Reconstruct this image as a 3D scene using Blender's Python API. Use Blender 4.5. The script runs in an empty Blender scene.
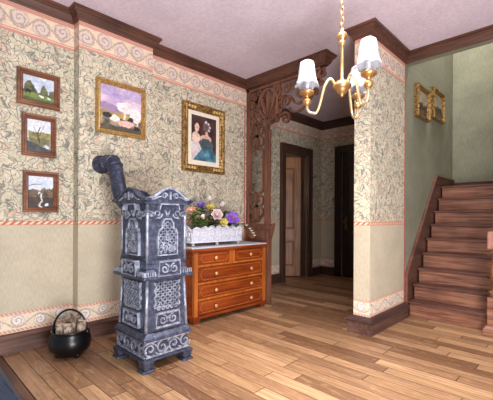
import bpy, math, random
from mathutils import Matrix, Vector
random.seed(4)
PI=math.pi
S=bpy.context.scene; COL=S.collection

# ------------------------------------------------------------------ helpers
def lin(c):
    c=c/255.0
    return c/12.92 if c<=0.04045 else ((c+0.055)/1.055)**2.4
def rgb(r,g,b): return (lin(r),lin(g),lin(b),1.0)

class MB:
    """collects geometry for ONE mesh object"""
    def __init__(s): s.v=[]; s.f=[]; s.sm=[]
    def add(s,vs,fs,smooth=False):
        o=len(s.v); s.v+= [tuple(p) for p in vs]
        for q in fs: s.f.append(tuple(i+o for i in q)); s.sm.append(smooth)
        return s
    def box(s,x0,x1,y0,y1,z0,z1):
        x0,x1=sorted((x0,x1)); y0,y1=sorted((y0,y1)); z0,z1=sorted((z0,z1))
        vs=[(x,y,z) for z in (z0,z1) for y in (y0,y1) for x in (x0,x1)]
        return s.add(vs,[(0,2,3,1),(4,5,7,6),(0,1,5,4),(2,6,7,3),(0,4,6,2),(1,3,7,5)])
    def frus(s,a,b):
        """a,b = (x0,x1,y0,y1,z): bottom and top rectangles"""
        vs=[(x,y,q[4]) for q in (a,b) for y in q[2:4] for x in q[0:2]]
        return s.add(vs,[(0,2,3,1),(4,5,7,6),(0,1,5,4),(2,6,7,3),(0,4,6,2),(1,3,7,5)])
    def lathe(s,prof,c=(0,0,0),n=20,axis=None,smooth=True,scal=None):
        """prof [(r,h)], about axis (default z) at c"""
        M=Vector((0,0,1)).rotation_difference(Vector(axis)).to_matrix() if axis else Matrix.Identity(3)
        vs=[];c=Vector(c)
        for i,(r,h) in enumerate(prof):
            for k in range(n):
                a=2*PI*k/n; rr,hh=(r,h) if not scal else scal(r,h,a,i)
                vs.append(c+M@Vector((rr*math.cos(a),rr*math.sin(a),hh)))
        fs=[]
        for i in range(len(prof)-1):
            for k in range(n):
                fs.append((i*n+k,i*n+(k+1)%n,(i+1)*n+(k+1)%n,(i+1)*n+k))
        s.add(vs,fs,smooth)
        o=len(s.v)-len(vs)
        if prof[0][0]>1e-5: s.f.append(tuple(o+k for k in reversed(range(n)))); s.sm.append(False)
        if prof[-1][0]>1e-5: s.f.append(tuple(o+(len(prof)-1)*n+k for k in range(n))); s.sm.append(False)
        return s
    def tube(s,pts,r,n=10,closed=False,smooth=True):
        pts=[Vector(p) for p in pts]; m=len(pts); vs=[]; up=None
        for i,p in enumerate(pts):
            if closed: t=pts[(i+1)%m]-pts[i-1]
            else: t=pts[min(i+1,m-1)]-pts[max(i-1,0)]
            t.normalize()
            if up is None:
                up=Vector((0,0,1)) if abs(t.z)<.9 else Vector((1,0,0))
            a=t.cross(up)
            if a.length<1e-5: a=t.cross(Vector((0,1,0)))
            a.normalize(); b=a.cross(t).normalized(); up=b
            rr=r(i/(m-1)) if callable(r) else r
            for k in range(n):
                q=2*PI*k/n; vs.append(p+a*rr*math.cos(q)+b*rr*math.sin(q))
        fs=[]
        for i in range(m if closed else m-1):
            j=(i+1)%m
            for k in range(n): fs.append((i*n+k,i*n+(k+1)%n,j*n+(k+1)%n,j*n+k))
        if not closed:
            fs.append(tuple(reversed(range(n)))); fs.append(tuple((m-1)*n+k for k in range(n)))
        return s.add(vs,fs,smooth)
    def ribbon(s,pts,w,d0,d1,fr,closed=False):
        """flat strip following 2D pts, width w (number or function of 0..1), thickness d0..d1, fr maps (a,b,d)->xyz"""
        m=len(pts); L=[];R=[]
        for i,(a,b) in enumerate(pts):
            if closed: p=pts[i-1]; q=pts[(i+1)%m]
            else: p=pts[max(i-1,0)]; q=pts[min(i+1,m-1)]
            tx,ty=q[0]-p[0],q[1]-p[1]; l=math.hypot(tx,ty) or 1; nx,ny=-ty/l,tx/l
            ww=(w(i/max(m-1,1)) if callable(w) else w)/2
            L.append((a+nx*ww,b+ny*ww)); R.append((a-nx*ww,b-ny*ww))
        vs=[]
        for i in range(m):
            vs+= [fr(*L[i],d0),fr(*R[i],d0),fr(*R[i],d1),fr(*L[i],d1)]
        fs=[]
        for i in range(m if closed else m-1):
            j=(i+1)%m
            for k in range(4): fs.append((i*4+k,i*4+(k+1)%4,j*4+(k+1)%4,j*4+k))
        if not closed: fs+= [(3,2,1,0),tuple((m-1)*4+k for k in range(4))]
        return s.add(vs,fs)
    def poly(s,pts,d0,d1,fr):
        m=len(pts)
        vs=[fr(a,b,d0) for a,b in pts]+[fr(a,b,d1) for a,b in pts]
        fs=[tuple(reversed(range(m))),tuple(m+i for i in range(m))]+[(i,(i+1)%m,m+(i+1)%m,m+i) for i in range(m)]
        return s.add(vs,fs)
    def sweep(s,path,prof,cap=True):
        """profile [(out,z)] swept along an xy path, out to the right hand side, mitred"""
        m=len(path); rings=[]
        for i,p in enumerate(path):
            def nrm(a,b):
                t=Vector((b[0]-a[0],b[1]-a[1])).normalized(); return Vector((t.y,-t.x))
            ns=[]
            if i>0: ns.append(nrm(path[i-1],p))
            if i<m-1: ns.append(nrm(p,path[i+1]))
            if len(ns)==2:
                d=(ns[0]+ns[1]); d=d/(1+ns[0].dot(ns[1]))
            else: d=ns[0]
            rings.append([(p[0]+d.x*o,p[1]+d.y*o,z) for o,z in prof])
        k=len(prof); vs=[v for r in rings for v in r]; fs=[]
        for i in range(m-1):
            for j in range(k):
                fs.append((i*k+j,(i+1)*k+j,(i+1)*k+(j+1)%k,i*k+(j+1)%k))
        if cap: fs+= [tuple(range(k)),tuple((m-1)*k+j for j in reversed(range(k)))]
        return s.add(vs,fs)
    def sphere(s,c,r,n=12,m=8,sc=(1,1,1)):
        prof=[(r*math.sin(PI*i/m),-r*math.cos(PI*i/m)) for i in range(m+1)]
        prof[0]=(1e-6,-r); prof[-1]=(1e-6,r)
        o=len(s.v); s.lathe(prof,(0,0,0),n)
        for i in range(o,len(s.v)):
            x,y,z=s.v[i]; s.v[i]=(c[0]+x*sc[0],c[1]+y*sc[1],c[2]+z*sc[2])
        return s
    def build(s,name,mat,parent=None,bevel=0,kind=None,fix=True):
        me=bpy.data.meshes.new(name)
        vs=s.v
        if parent is not None:
            T=root_loc(parent); vs=[(v[0]-T[0],v[1]-T[1],v[2]-T[2]) for v in vs]
        me.from_pydata(vs,[],s.f)
        me.polygons.foreach_set('use_smooth',s.sm)
        if fix:
            import bmesh
            bm=bmesh.new(); bm.from_mesh(me); bmesh.ops.recalc_face_normals(bm,faces=bm.faces); bm.to_mesh(me); bm.free()
        me.materials.append(mat); me.update()
        o=bpy.data.objects.new(name,me); COL.objects.link(o)
        if parent is not None: o.parent=parent
        if bevel:
            b=o.modifiers.new('bevel','BEVEL'); b.width=bevel; b.segments=2; b.limit_method='ANGLE'; b.angle_limit=math.radians(40)
        if kind: o['kind']=kind
        return o
LOC={}
def root_loc(o):
    while o.parent: o=o.parent
    return LOC.get(o.name,(0,0,0))
def thing(name,label,cat,loc,group=None):
    o=bpy.data.objects.new(name,None); COL.objects.link(o); o.location=loc; LOC[o.name]=loc
    o.empty_display_size=.1
    o['label']=label; o['category']=cat
    if group: o['group']=group
    return o
def spiral(cx,cy,r0,r1,a0,a1,n=22):
    return [(cx+(r0+(r1-r0)*i/n)*math.cos(a0+(a1-a0)*i/n), cy+(r0+(r1-r0)*i/n)*math.sin(a0+(a1-a0)*i/n)) for i in range(n+1)]
def bez(p0,p1,p2,p3,n=14):
    out=[]
    for i in range(n+1):
        t=i/n;u=1-t
        out.append(tuple(u**3*a+3*u*u*t*b+3*u*t*t*c+t**3*d for a,b,c,d in zip(p0,p1,p2,p3)))
    return out

# ------------------------------------------------------------------ materials
class X:
    """tiny expression layer over shader math nodes"""
    nt=None
    def __init__(s,sock): s.s=sock
    @staticmethod
    def op(o,*a,clamp=False):
        n=X.nt.nodes.new('ShaderNodeMath'); n.operation=o; n.use_clamp=clamp
        for i,q in enumerate(a):
            if isinstance(q,X): X.nt.links.new(q.s,n.inputs[i])
            else: n.inputs[i].default_value=q
        return X(n.outputs[0])
    def __add__(s,o): return X.op('ADD',s,o)
    __radd__=__add__
    def __sub__(s,o): return X.op('SUBTRACT',s,o)
    def __rsub__(s,o): return X.op('SUBTRACT',o,s)
    def __mul__(s,o): return X.op('MULTIPLY',s,o)
    __rmul__=__mul__
    def __truediv__(s,o): return X.op('DIVIDE',s,o)
def xabs(a): return X.op('ABSOLUTE',a)
def gt(a,b): return X.op('GREATER_THAN',a,b)
def lt(a,b): return X.op('LESS_THAN',a,b)
def fract(a): return X.op('FRACT',a)
def floor(a): return X.op('FLOOR',a)
def xsin(a): return X.op('SINE',a)
def sstep(a,lo,hi):
    n=X.nt.nodes.new('ShaderNodeMapRange'); n.interpolation_type='SMOOTHSTEP'
    X.nt.links.new(a.s,n.inputs[0]); n.inputs[1].default_value=lo; n.inputs[2].default_value=hi
    return X(n.outputs[0])
def mixc(f,a,b):
    n=X.nt.nodes.new('ShaderNodeMix'); n.data_type='RGBA'
    ins=[i for i in n.inputs if i.enabled] if False else n.inputs
    for q,i in ((f,0),(a,6),(b,7)):
        if isinstance(q,X): X.nt.links.new(q.s,ins[i])
        else: ins[i].default_value=q
    return X(n.outputs[2])
def vec(x,y,z=0.0):
    n=X.nt.nodes.new('ShaderNodeCombineXYZ')
    for i,q in enumerate((x,y,z)):
        if isinstance(q,X): X.nt.links.new(q.s,n.inputs[i])
        else: n.inputs[i].default_value=q
    return X(n.outputs[0])
def noise(v,scale,detail=2.0,dist=0.0,rough=.5):
    n=X.nt.nodes.new('ShaderNodeTexNoise'); X.nt.links.new(v.s,n.inputs['Vector'])
    n.inputs['Scale'].default_value=scale; n.inputs['Detail'].default_value=detail; n.inputs['Distortion'].default_value=dist; n.inputs['Roughness'].default_value=rough
    return X(n.outputs[0])
def white(v):
    n=X.nt.nodes.new('ShaderNodeTexWhiteNoise'); n.noise_dimensions='3D'; X.nt.links.new(v.s,n.inputs['Vector']); return X(n.outputs[0])
def voro(v,scale,feature='F1'):
    n=X.nt.nodes.new('ShaderNodeTexVoronoi'); n.feature=feature; X.nt.links.new(v.s,n.inputs['Vector']); n.inputs['Scale'].default_value=scale
    return X(n.outputs['Distance'])
def begin(name):
    m=bpy.data.materials.new(name); m.use_nodes=True; nt=m.node_tree; X.nt=nt
    b=nt.nodes['Principled BSDF']
    return m,nt,b
def pos(kind='world'):
    nt=X.nt
    if kind=='world':
        g=nt.nodes.new('ShaderNodeNewGeometry'); p=g.outputs['Position']
        nrm=g.outputs['True Normal']
    else:
        g=nt.nodes.new('ShaderNodeTexCoord'); p=g.outputs['Object']; nrm=None
    s=nt.nodes.new('ShaderNodeSeparateXYZ'); nt.links.new(p,s.inputs[0])
    r=[X(s.outputs[i]) for i in range(3)]
    if nrm is not None:
        s2=nt.nodes.new('ShaderNodeSeparateXYZ'); nt.links.new(nrm,s2.inputs[0]); r+=[X(s2.outputs[i]) for i in range(3)]
    return r
def setc(b,c):
    if isinstance(c,X): X.nt.links.new(c.s,b.inputs['Base Color'])
    else: b.inputs['Base Color'].default_value=c
def bump(b,h,strength=.3,dist=.01):
    n=X.nt.nodes.new('ShaderNodeBump'); n.inputs['Strength'].default_value=strength; n.inputs['Distance'].default_value=dist
    X.nt.links.new(h.s,n.inputs['Height']); X.nt.links.new(n.outputs[0],b.inputs['Normal'])

def mat_plain(name,c,rough=.6,metal=0,var=.12,scale=25,c2=None,bmp=0):
    m,nt,b=begin(name); x,y,z=pos('object')
    n=noise(vec(x,y,z),scale,3)
    c2=c2 or tuple(q*(1-var*2.2) for q in c[:3])+(1,)
    setc(b,mixc(sstep(n,.35,.65),c2,c)); b.inputs['Roughness'].default_value=rough; b.inputs['Metallic'].default_value=metal
    if bmp: bump(b,n,bmp,.004)
    return m
def mat_wood(name,c1,c2,axis='y',rough=.45,scale=1.0,gr=40):
    m,nt,b=begin(name); p=pos('object')
    k={'x':(2.2,gr,gr),'y':(gr,2.2,gr),'z':(gr,gr,2.2)}[axis]
    v=vec(p[0]*k[0],p[1]*k[1],p[2]*k[2])
    n=noise(v,scale,4,.4,.6); n2=noise(vec(p[0],p[1],p[2]),3.5,2)
    f=sstep(n*.75+n2*.35,.35,.75)
    setc(b,mixc(f,c1,c2)); b.inputs['Roughness'].default_value=rough
    bump(b,n,.15,.002)
    return m

def mat_paper():
    m,nt,b=begin('patterned wallpaper with friezes')
    x,y,z,nx,ny,nz=pos()
    sel=gt(xabs(nx),.5)
    u=y*sel+x*(1-sel)
    v=vec(u,z,0.0)
    cream=rgb(222,208,182); green=rgb(194,188,162); dark=rgb(88,94,94); pink=rgb(218,176,152)
    n1=noise(v,14,1.0,1.0); k=n1*6.0
    fr=xabs(fract(k)-.5)
    swirl=1-sstep(fr,.05,.18)
    du=noise(v,10,1.5)-.5; dz=noise(vec(u+7.3,z+3.1,0.0),10,1.5)-.5
    vd=vec(u+du*.20,z+dz*.20,0.0)
    ed=voro(vd,22,'DISTANCE_TO_EDGE')
    line=X.op('MAXIMUM',(1-sstep(ed,.015,.09)),swirl*.3)
    par=sstep(noise(v,11,2.0,.5),.42,.58)
    d=voro(v,11.0); flo=1-sstep(d,.26,.34)
    ring=(1-sstep(xabs(d-.30),.03,.07))
    c=mixc(par*.6,cream,green); c=mixc(flo*.45,c,pink)
    c=mixc(X.op('MAXIMUM',line*.78,ring*.35),c,dark)
    # plain dado
    fib=noise(vec(u*140.0,z*25.0,0.0),1,3); bl=noise(v,5,3)
    dado=mixc(sstep(fib*.6+bl*.4,.3,.7),rgb(184,172,148),rgb(204,192,168))
    c=mixc(lt(z,.95),c,dado)
    # candy stripe
    st=gt(fract((u-z*1.2)/.05),.5)
    cs=mixc(st,rgb(226,206,180),rgb(205,106,80))
    edge=X.op('MAXIMUM',gt(z,.972),lt(z,.951)); cs=mixc(edge*.8,cs,rgb(196,120,92))
    instripe=gt(z,.946)*lt(z,.978)
    c=mixc(instripe,c,cs)
    # ---- upper frieze
    def frieze(zc,hh,per,base,fill,linec,leaf):
        t=(z-zc)/hh
        ph=u/per
        s1=xsin(ph*2*PI)
        cell=fract(ph*2.0)-.5; sign=floor(fract(ph)*2.0)*2.0-1.0
        cu=cell*(per/2)/hh; dz=t-sign*-.18
        r=X.op('SQRT',cu*cu+dz*dz)
        wob=noise(v,45,1.5,1.0)
        r=r+(wob-.5)*.5
        ang=X.op('ARCTAN2',dz,cu*sign)
        sw=fract(r*2.1-ang/(2*PI)); ringm=(1-sstep(xabs(sw-.5),.10,.22))*(1-sstep(r,.74,.84)); ring2=(1-sstep(xabs(r-.80),.03,.09))*.7
        inner=1-sstep(r,.66,.8)
        vine=1-sstep(xabs(t+s1*.72+(wob-.5)*.6),.05,.15)
        sp=gt(wob,.56)
        cc=mixc(inner*.8,base,fill); cc=mixc(sp*(1-inner)*.6,cc,leaf)
        cc=mixc(X.op('MAXIMUM',X.op('MAXIMUM',ringm,ring2),vine)*.62,cc,linec)
        return cc
    up=frieze(2.490,.076,.30,rgb(230,210,182),rgb(220,198,190),rgb(142,122,120),rgb(222,182,160))
    red=rgb(204,136,122)
    c=mixc(gt(z,2.39),c,up)
    for a,w in ((2.392,.010),(2.412,.004),(2.575,.008),(2.592,.008)):
        c=mixc(lt(xabs(z-a),w)*.9,c,red)
    lo=frieze(.218,.052,.30,rgb(232,216,192),rgb(236,226,222),rgb(146,124,116),rgb(226,186,158))
    c=mixc(lt(z,.29),c,lo)
    dash=gt(fract((u+z*.8)/.028),.45)
    for a in (.283,.157):
        c=mixc(lt(xabs(z-a),.011)*(dash*.55+.25),c,rgb(204,128,108))
    setc(b,c); b.inputs['Roughness'].default_value=.85
    bump(b,fib,.08,.003)
    return m
def mat_floor():
    m,nt,b=begin('mixed brown floor planks')
    x,y,z,nx,ny,nz=pos()
    W=.1; L=.86
    yw=(y-.57)/W; row=floor(yw); off=white(vec(row,3.0,1.0))*9.7
    xl=x/L+off; col=floor(xl)
    rnd=white(vec(row,col,7.0)); rnd2=white(vec(row,col,19.0))
    g=noise(vec(x*3.0+rnd*31.0,y*70.0,rnd2*9.0),1,5,.5,.62)
    g2=noise(vec(x*9.0+rnd*11.0,y*24.0,rnd2*9.0),1,3,1.2)
    c=mixc(rnd,rgb(134,96,68),rgb(210,166,126))
    c=mixc(gt(rnd2,.8)*.55,c,rgb(104,68,46))
    c=mixc(lt(rnd2,.22)*.55,c,rgb(190,150,108))
    c=mixc(sstep(g,.35,.68)*.55,c,rgb(96,62,40))
    c=mixc(sstep(g2,.5,.75)*.3,c,rgb(214,168,122))
    fy=fract(yw); fx=fract(xl)
    gap=X.op('MAXIMUM',X.op('MAXIMUM',lt(fy,.028),gt(fy,.972)),X.op('MAXIMUM',lt(fx,.004),gt(fx,.996)))
    c=mixc(gap*.75,c,rgb(44,26,18))
    setc(b,c); b.inputs['Roughness'].default_value=.42
    bump(b,(1-gap)*.6+g*.4,.25,.003)
    return m
def mat_ceiling():
    m,nt,b=begin('pinkish white plaster ceiling'); x,y,z,*_=pos()
    n=noise(vec(x,y,z),38,4); n2=noise(vec(x,y,z),3,3)
    setc(b,mixc(sstep(n*.6+n2*.4,.35,.65),rgb(210,194,206),rgb(226,210,221))); b.inputs['Roughness'].default_value=.9
    bump(b,n,.2,.006); return m
def mat_green():
    m,nt,b=begin('plain sage green wallpaper'); x,y,z,*_=pos()
    n=noise(vec(x*90.0,y*90.0,z*20.0),1,3); n2=noise(vec(x,y,z),4,3)
    seam=lt(xabs(z-2.64),.003)
    c=mixc(sstep(n*.5+n2*.5,.3,.7),rgb(124,122,104),rgb(144,142,122)); c=mixc(seam*.5,c,rgb(100,98,78))
    setc(b,c); b.inputs['Roughness'].default_value=.85; return m
def mat_paint():
    m,nt,b=begin('painted canvas'); a=nt.nodes.new('ShaderNodeAttribute'); a.attribute_name='Col'
    nt.links.new(a.outputs['Color'],b.inputs['Base Color']); b.inputs['Roughness'].default_value=.55; return m
def mat_iron():
    m,nt,b=begin('blue grey cast iron with silvered wear'); x,y,z=pos('object')
    n=noise(vec(x,y,z),34,5,.3,.65); n2=noise(vec(x,y,z),120,3)
    c=mixc(sstep(n,.42,.72),rgb(58,62,80),rgb(94,98,120)); c=mixc(sstep(n2,.60,.78)*.4,c,rgb(150,154,172))
    setc(b,c); b.inputs['Metallic'].default_value=.45; b.inputs['Roughness'].default_value=.48
    bump(b,n2,.2,.003); return m
def mat_glass():
    m,nt,b=begin('frosted white glass'); x,y,z=pos('object')
    b.inputs['Base Color'].default_value=(.60,.61,.66,1); b.inputs['Roughness'].default_value=.3
    t=nt.nodes.new('ShaderNodeBsdfTranslucent'); t.inputs[0].default_value=(.6,.61,.65,1)
    mx=nt.nodes.new('ShaderNodeMixShader'); mx.inputs[0].default_value=.45
    nt.links.new(b.outputs[0],mx.inputs[1]); nt.links.new(t.outputs[0],mx.inputs[2])
    nt.links.new(mx.outputs[0],nt.nodes['Material Output'].inputs[0]); return m
def mat_slate():
    m,nt,b=begin('slate blue brushed paint'); x,y,z,*_=pos()
    n=noise(vec(x*14.0,y*14.0,z*30.0),1,4)
    setc(b,mixc(sstep(n,.55,.68),rgb(84,92,116),rgb(36,38,52))); b.inputs['Roughness'].default_value=.7; return m

PAPER=mat_paper(); FLOOR=mat_floor(); CEIL=mat_ceiling(); GREEN=mat_green(); PAINT=mat_paint(); IRON=mat_iron(); GLASS=mat_glass(); SLATE=mat_slate()
SILVER=mat_plain('silvered raised iron ornament',rgb(176,180,196),.42,.45,.25,30,c2=rgb(124,128,146))
DARKW=mat_wood('dark walnut trim',rgb(64,38,28),rgb(106,66,50),'y',.42)
DARKX=mat_wood('dark walnut trim across',rgb(64,38,28),rgb(106,66,50),'x',.42)
BASEW=mat_wood('brown stained baseboard',rgb(74,50,44),rgb(116,82,70),'y',.45)
STAIRW=mat_wood('red brown stair wood',rgb(86,50,38),rgb(172,118,92),'x',.4,1,55)
TREADW=mat_wood('stair tread wood with painted shade',rgb(66,40,34),rgb(120,78,66),'x',.4,1,55)  # shadow under the nosings painted in as a darker tread colour
FRET=mat_wood('pinkish brown carved wood',rgb(90,56,42),rgb(132,88,68),'z',.5,1,30)
DOORW=mat_wood('brown panelled door wood',rgb(104,64,36),rgb(164,110,64),'z',.45)
CASEW=mat_wood('very dark brown casing wood',rgb(58,38,30),rgb(86,58,46),'z',.5)
CHESTW=mat_wood('polished red mahogany',rgb(104,40,14),rgb(152,70,28),'y',.25,1,26)
CHESTZ=mat_wood('polished amber mahogany edge',rgb(146,74,24),rgb(190,106,44),'z',.25,1,26)
INLAY=mat_plain('pale satinwood inlay',rgb(178,98,46),.3,0,.1)
KNOB=mat_plain('pale copper knob',rgb(228,170,120),.3,.3,.1)
FRAMEB=mat_wood('reddish brown picture frame wood',rgb(96,56,38),rgb(150,98,70),'y',.3)
GOLD=mat_plain('gilded frame',rgb(206,170,104),.38,.5,.25,70,c2=rgb(160,118,58),bmp=.3)
OLDGOLD=mat_plain('antique ornate gilding',rgb(186,148,86),.4,.5,.3,55,c2=rgb(96,66,34),bmp=.6)
BRASS=mat_plain('warm brass',rgb(208,158,102),.3,.8,.08,12)
BRASSA=mat_plain('pale polished brass',rgb(222,190,144),.28,.75,.06,12)
WHITE=mat_plain('white painted metal',rgb(200,200,210),.5,0,.06,50)
CLOTH=mat_plain('white lace cloth',rgb(206,202,210),.8,0,.06,90)
MATB=mat_plain('cream picture mount',rgb(240,230,208),.8,0,.03)
BLACK=mat_plain('black glazed iron',rgb(15,15,19),.3,.3,.15,20)
BARK=mat_plain('grey brown bark',rgb(176,156,138),.8,0,.3,40,c2=rgb(96,76,62),bmp=.5)
CUT=mat_plain('pale cut wood',rgb(232,208,184),.7,0,.15,30)
PAPERRED=mat_plain('red paper edging',rgb(186,108,96),.8,0,.1)
LEAF=mat_plain('dark green leaf',rgb(58,92,44),.5,0,.25,30); LEAF2=mat_plain('fresh green leaf',rgb(112,150,62),.5,0,.2,30); LEAF3=mat_plain('blackish leaf',rgb(48,52,46),.55,0,.2,30)
PWHITE=mat_plain('creamy white petal',rgb(240,228,214),.6,0,.06); PPINK=mat_plain('blush petal',rgb(238,216,214),.6,0,.08); PYEL=mat_plain('pale yellow petal',rgb(232,216,120),.6,0,.08)
PPUR=mat_plain('purple petal',rgb(132,92,196),.55,0,.15); PLIL=mat_plain('lilac petal',rgb(158,132,206),.55,0,.12); PPEACH=mat_plain('peach petal',rgb(228,164,124),.6,0,.15); PMAG=mat_plain('magenta throat',rgb(196,84,120),.5,0,.1)
SOIL=mat_plain('dark moss',rgb(52,52,36),.9,0,.3,60)

# ------------------------------------------------------------------ dimensions
XR,XB=-3.06,-2.95            # recessed left wall, chimney breast
YF=.57                        # open front edge of the room
BY0,BY1=1.066,1.736           # breast
YFR=3.10                      # fretwork plane
XP0,XP1,YP=-1.50,-1.35,2.91   # wall end between hall and stairs
YH=3.72                       # header above stairs
ZC=2.70
XHL,YHB=-3.42,5.42            # hall left wall, hall back wall
YSB=5.47                      # stairwell back
XRT=1.7
def st(o): o['kind']='structure'; return o

# floor, ceiling
st(MB().box(-4.7,XRT,YF,5.6,-.06,0).build('floor',FLOOR))
c=MB(); c.box(-3.9,XP0+.05,YF,5.6,ZC,ZC+.08); c.box(XP0+.05,XP1,YF,YH,ZC,ZC+.08); c.box(XP1,XRT,YF,YH+.08,ZC,ZC+.08)
st(c.build('ceiling',CEIL))
# left wall, breast
st(MB().box(XR-.12,XR,YF-.02,YFR+.08,0,ZC).build('wall_left',PAPER))
st(MB().box(XR,XB,BY0,BY1,0,ZC).build('wall_chimney_breast',PAPER))
# hall left wall with door opening
DY0,DY1,DZ=4.33,4.95,2.06
w=MB(); w.box(XHL-.1,XHL,YFR+.08,DY0,0,ZC); w.box(XHL-.1,XHL,DY1,YHB,0,ZC); w.box(XHL-.1,XHL,DY0,DY1,DZ,ZC)
w.box(XHL,XR-.12,YFR-.02,YFR+.08,0,ZC)
st(w.build('wall_hall_left',PAPER))
DX0,DX1=-3.02,-2.25
w=MB(); w.box(XHL-.1,DX0,YHB,YHB+.1,0,ZC); w.box(DX1,XP0,YHB,YHB+.1,0,ZC); w.box(DX0,DX1,YHB,YHB+.1,2.12,ZC)
st(w.build('wall_hall_back',PAPER))
st(MB().box(DX0-.1,DX1+.1,YHB+.101,YHB+.14,0,2.3).build('light_block_behind_back_door',GREEN))  # unseen board added to stop light leaking round the closed door
# side room seen through the ajar door
w=MB(); w.box(-4.5,-4.42,3.9,5.6,0,ZC); w.box(-4.5,XHL-.1,3.82,3.9,0,ZC); w.box(-4.5,XHL-.1,5.52,5.6,0,ZC); w.box(-4.5,-3.9,3.9,5.52,ZC,ZC+.05)
st(w.build('wall_side_room',GREEN))
# wall between hall and stairs: papered end, green beyond
st(MB().box(XP0,XP0+.049,YH,YSB,0,ZC).build('wall_hall_right',PAPER))
st(MB().box(XP0,XP1,YP,YH,0,ZC).build('wall_pillar',PAPER))
st(MB().box(XP0+.05,XP1,YH,YSB+.1,0,4.2).build('wall_stair_left',GREEN))
st(MB().box(XP1,XRT,YSB,YSB+.1,0,4.2).build('wall_stair_back',GREEN))
w=MB(); w.box(XP1,XRT,YH,YH+.08,2.6,ZC); w.box(XP1,XRT,YH,YH+.08,ZC+.08,4.2)
st(w.build('wall_stair_header',GREEN))
st(MB().box(XP0,XRT,YH,YSB+.1,4.2,4.26).build('ceiling_stairwell',CEIL))
# the solid side under the flight, right of the stairs
st(MB().box(-.42,-.36,3.80,YSB,0,4.2).build('wall_stair_right',GREEN))
# front edge of the floor: brown lip and the slate-blue base board
st(MB().box(XR-.12,XRT,YF-.045,YF,-.05,-.004).build('trim_front_edge',DARKX,bevel=.004))
st(MB().box(XR-.12,XRT,YF-.04,YF-.005,-.8,-.05).build('wall_base_front',SLATE))
st(MB().box(XR-.12,XR+.012,YF-.042,YF-.021,0,ZC).build('trim_wall_end',DARKW))

# crown mouldings
def crownp(h=.098,p=.062):
    z1=ZC; z0=ZC-h
    return [(0.0,z0),(.012,z0),(.016,z0+.012),(.020,z0+.016),(.026,z0+.036),(.040,z0+.056),(.050,z0+.062),(.052,z0+.074),(p,z0+.078),(p,z1-.001),(0,z1-.001)]
HX=-1.93
m=MB().sweep([(XR,YF-.02),(XR,BY0),(XB,BY0),(XB,BY1),(XR,BY1),(XR,YFR),(HX,YFR),(HX,YFR+.08),(XHL+.3,YFR+.08)],crownp())
st(m.build('trim_crown_left',DARKW))
st(MB().box(XR,HX,YFR,YFR+.08,2.585,ZC-.001).build('trim_header',DARKX))
st(MB().sweep([(XP0,4.2),(XP0,YP),(XP1,YP),(XP1,YH),(XRT,YH)],crownp(.10,.066)).build('trim_crown_pillar',DARKX))
st(MB().sweep([(XHL,YFR+.09),(XHL,YHB),(XP0-.005,YHB)],crownp(.13,.07)).build('trim_crown_hall',CASEW))
# baseboards
def basep(h=.142): return [(0,0),(.02,0),(.02,h-.045),(.026,h-.040),(.026,h-.022),(.016,h-.006),(.010,h),(0,h)]
def basecap(h=.142): return [(.0205,h-.043),(.030,h-.040),(.030,h-.022),(.020,h-.006),(.012,h+.001),(.0,h+.001),(.0,h-.043)]
PATHL=[(XR,YF-.02),(XR,BY0),(XB,BY0),(XB,BY1),(XR,BY1),(XR,YFR-.005)]
st(MB().sweep(PATHL,basep()).build('baseboard_left',BASEW))
st(MB().sweep(PATHL,basecap()).build('trim_baseboard_cap_left',DARKW))
PATHP=[(XP0,YHB),(XP0,YP),(XP1,YP),(XP1,YH-.001)]
bp=[(0,0),(.038,0),(.038,.098),(0,.098)]; bc=[(0,.098),(.050,.098),(.050,.112),(.044,.122),(.024,.140),(.012,.148),(0,.148)]
st(MB().sweep(PATHP,bp).build('baseboard_pillar',BASEW))
st(MB().sweep(PATHP,bc).build('trim_baseboard_cap_pillar',mat_wood('near black baseboard cap',rgb(56,36,34),rgb(80,54,48),'y',.4)))
st(MB().sweep([(XHL,YFR+.09),(XHL,DY0-.115)],basep()).build('baseboard_hall',CASEW))
st(MB().sweep([(XHL,DY1+.115),(XHL,YHB),(DX0-.12,YHB)],basep()).build('baseboard_hall_corner',CASEW))
# red paper edging strips on the pillar's outer edge
st(MB().box(XP1,XP1+.003,YH-.03,YH-.008,.15,2.6).build('trim_paper_edge',PAPERRED))
st(MB().box(XR,XR+.003,YFR-.022,YFR-.004,.15,2.4).build('trim_paper_edge_left',PAPERRED))

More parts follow.
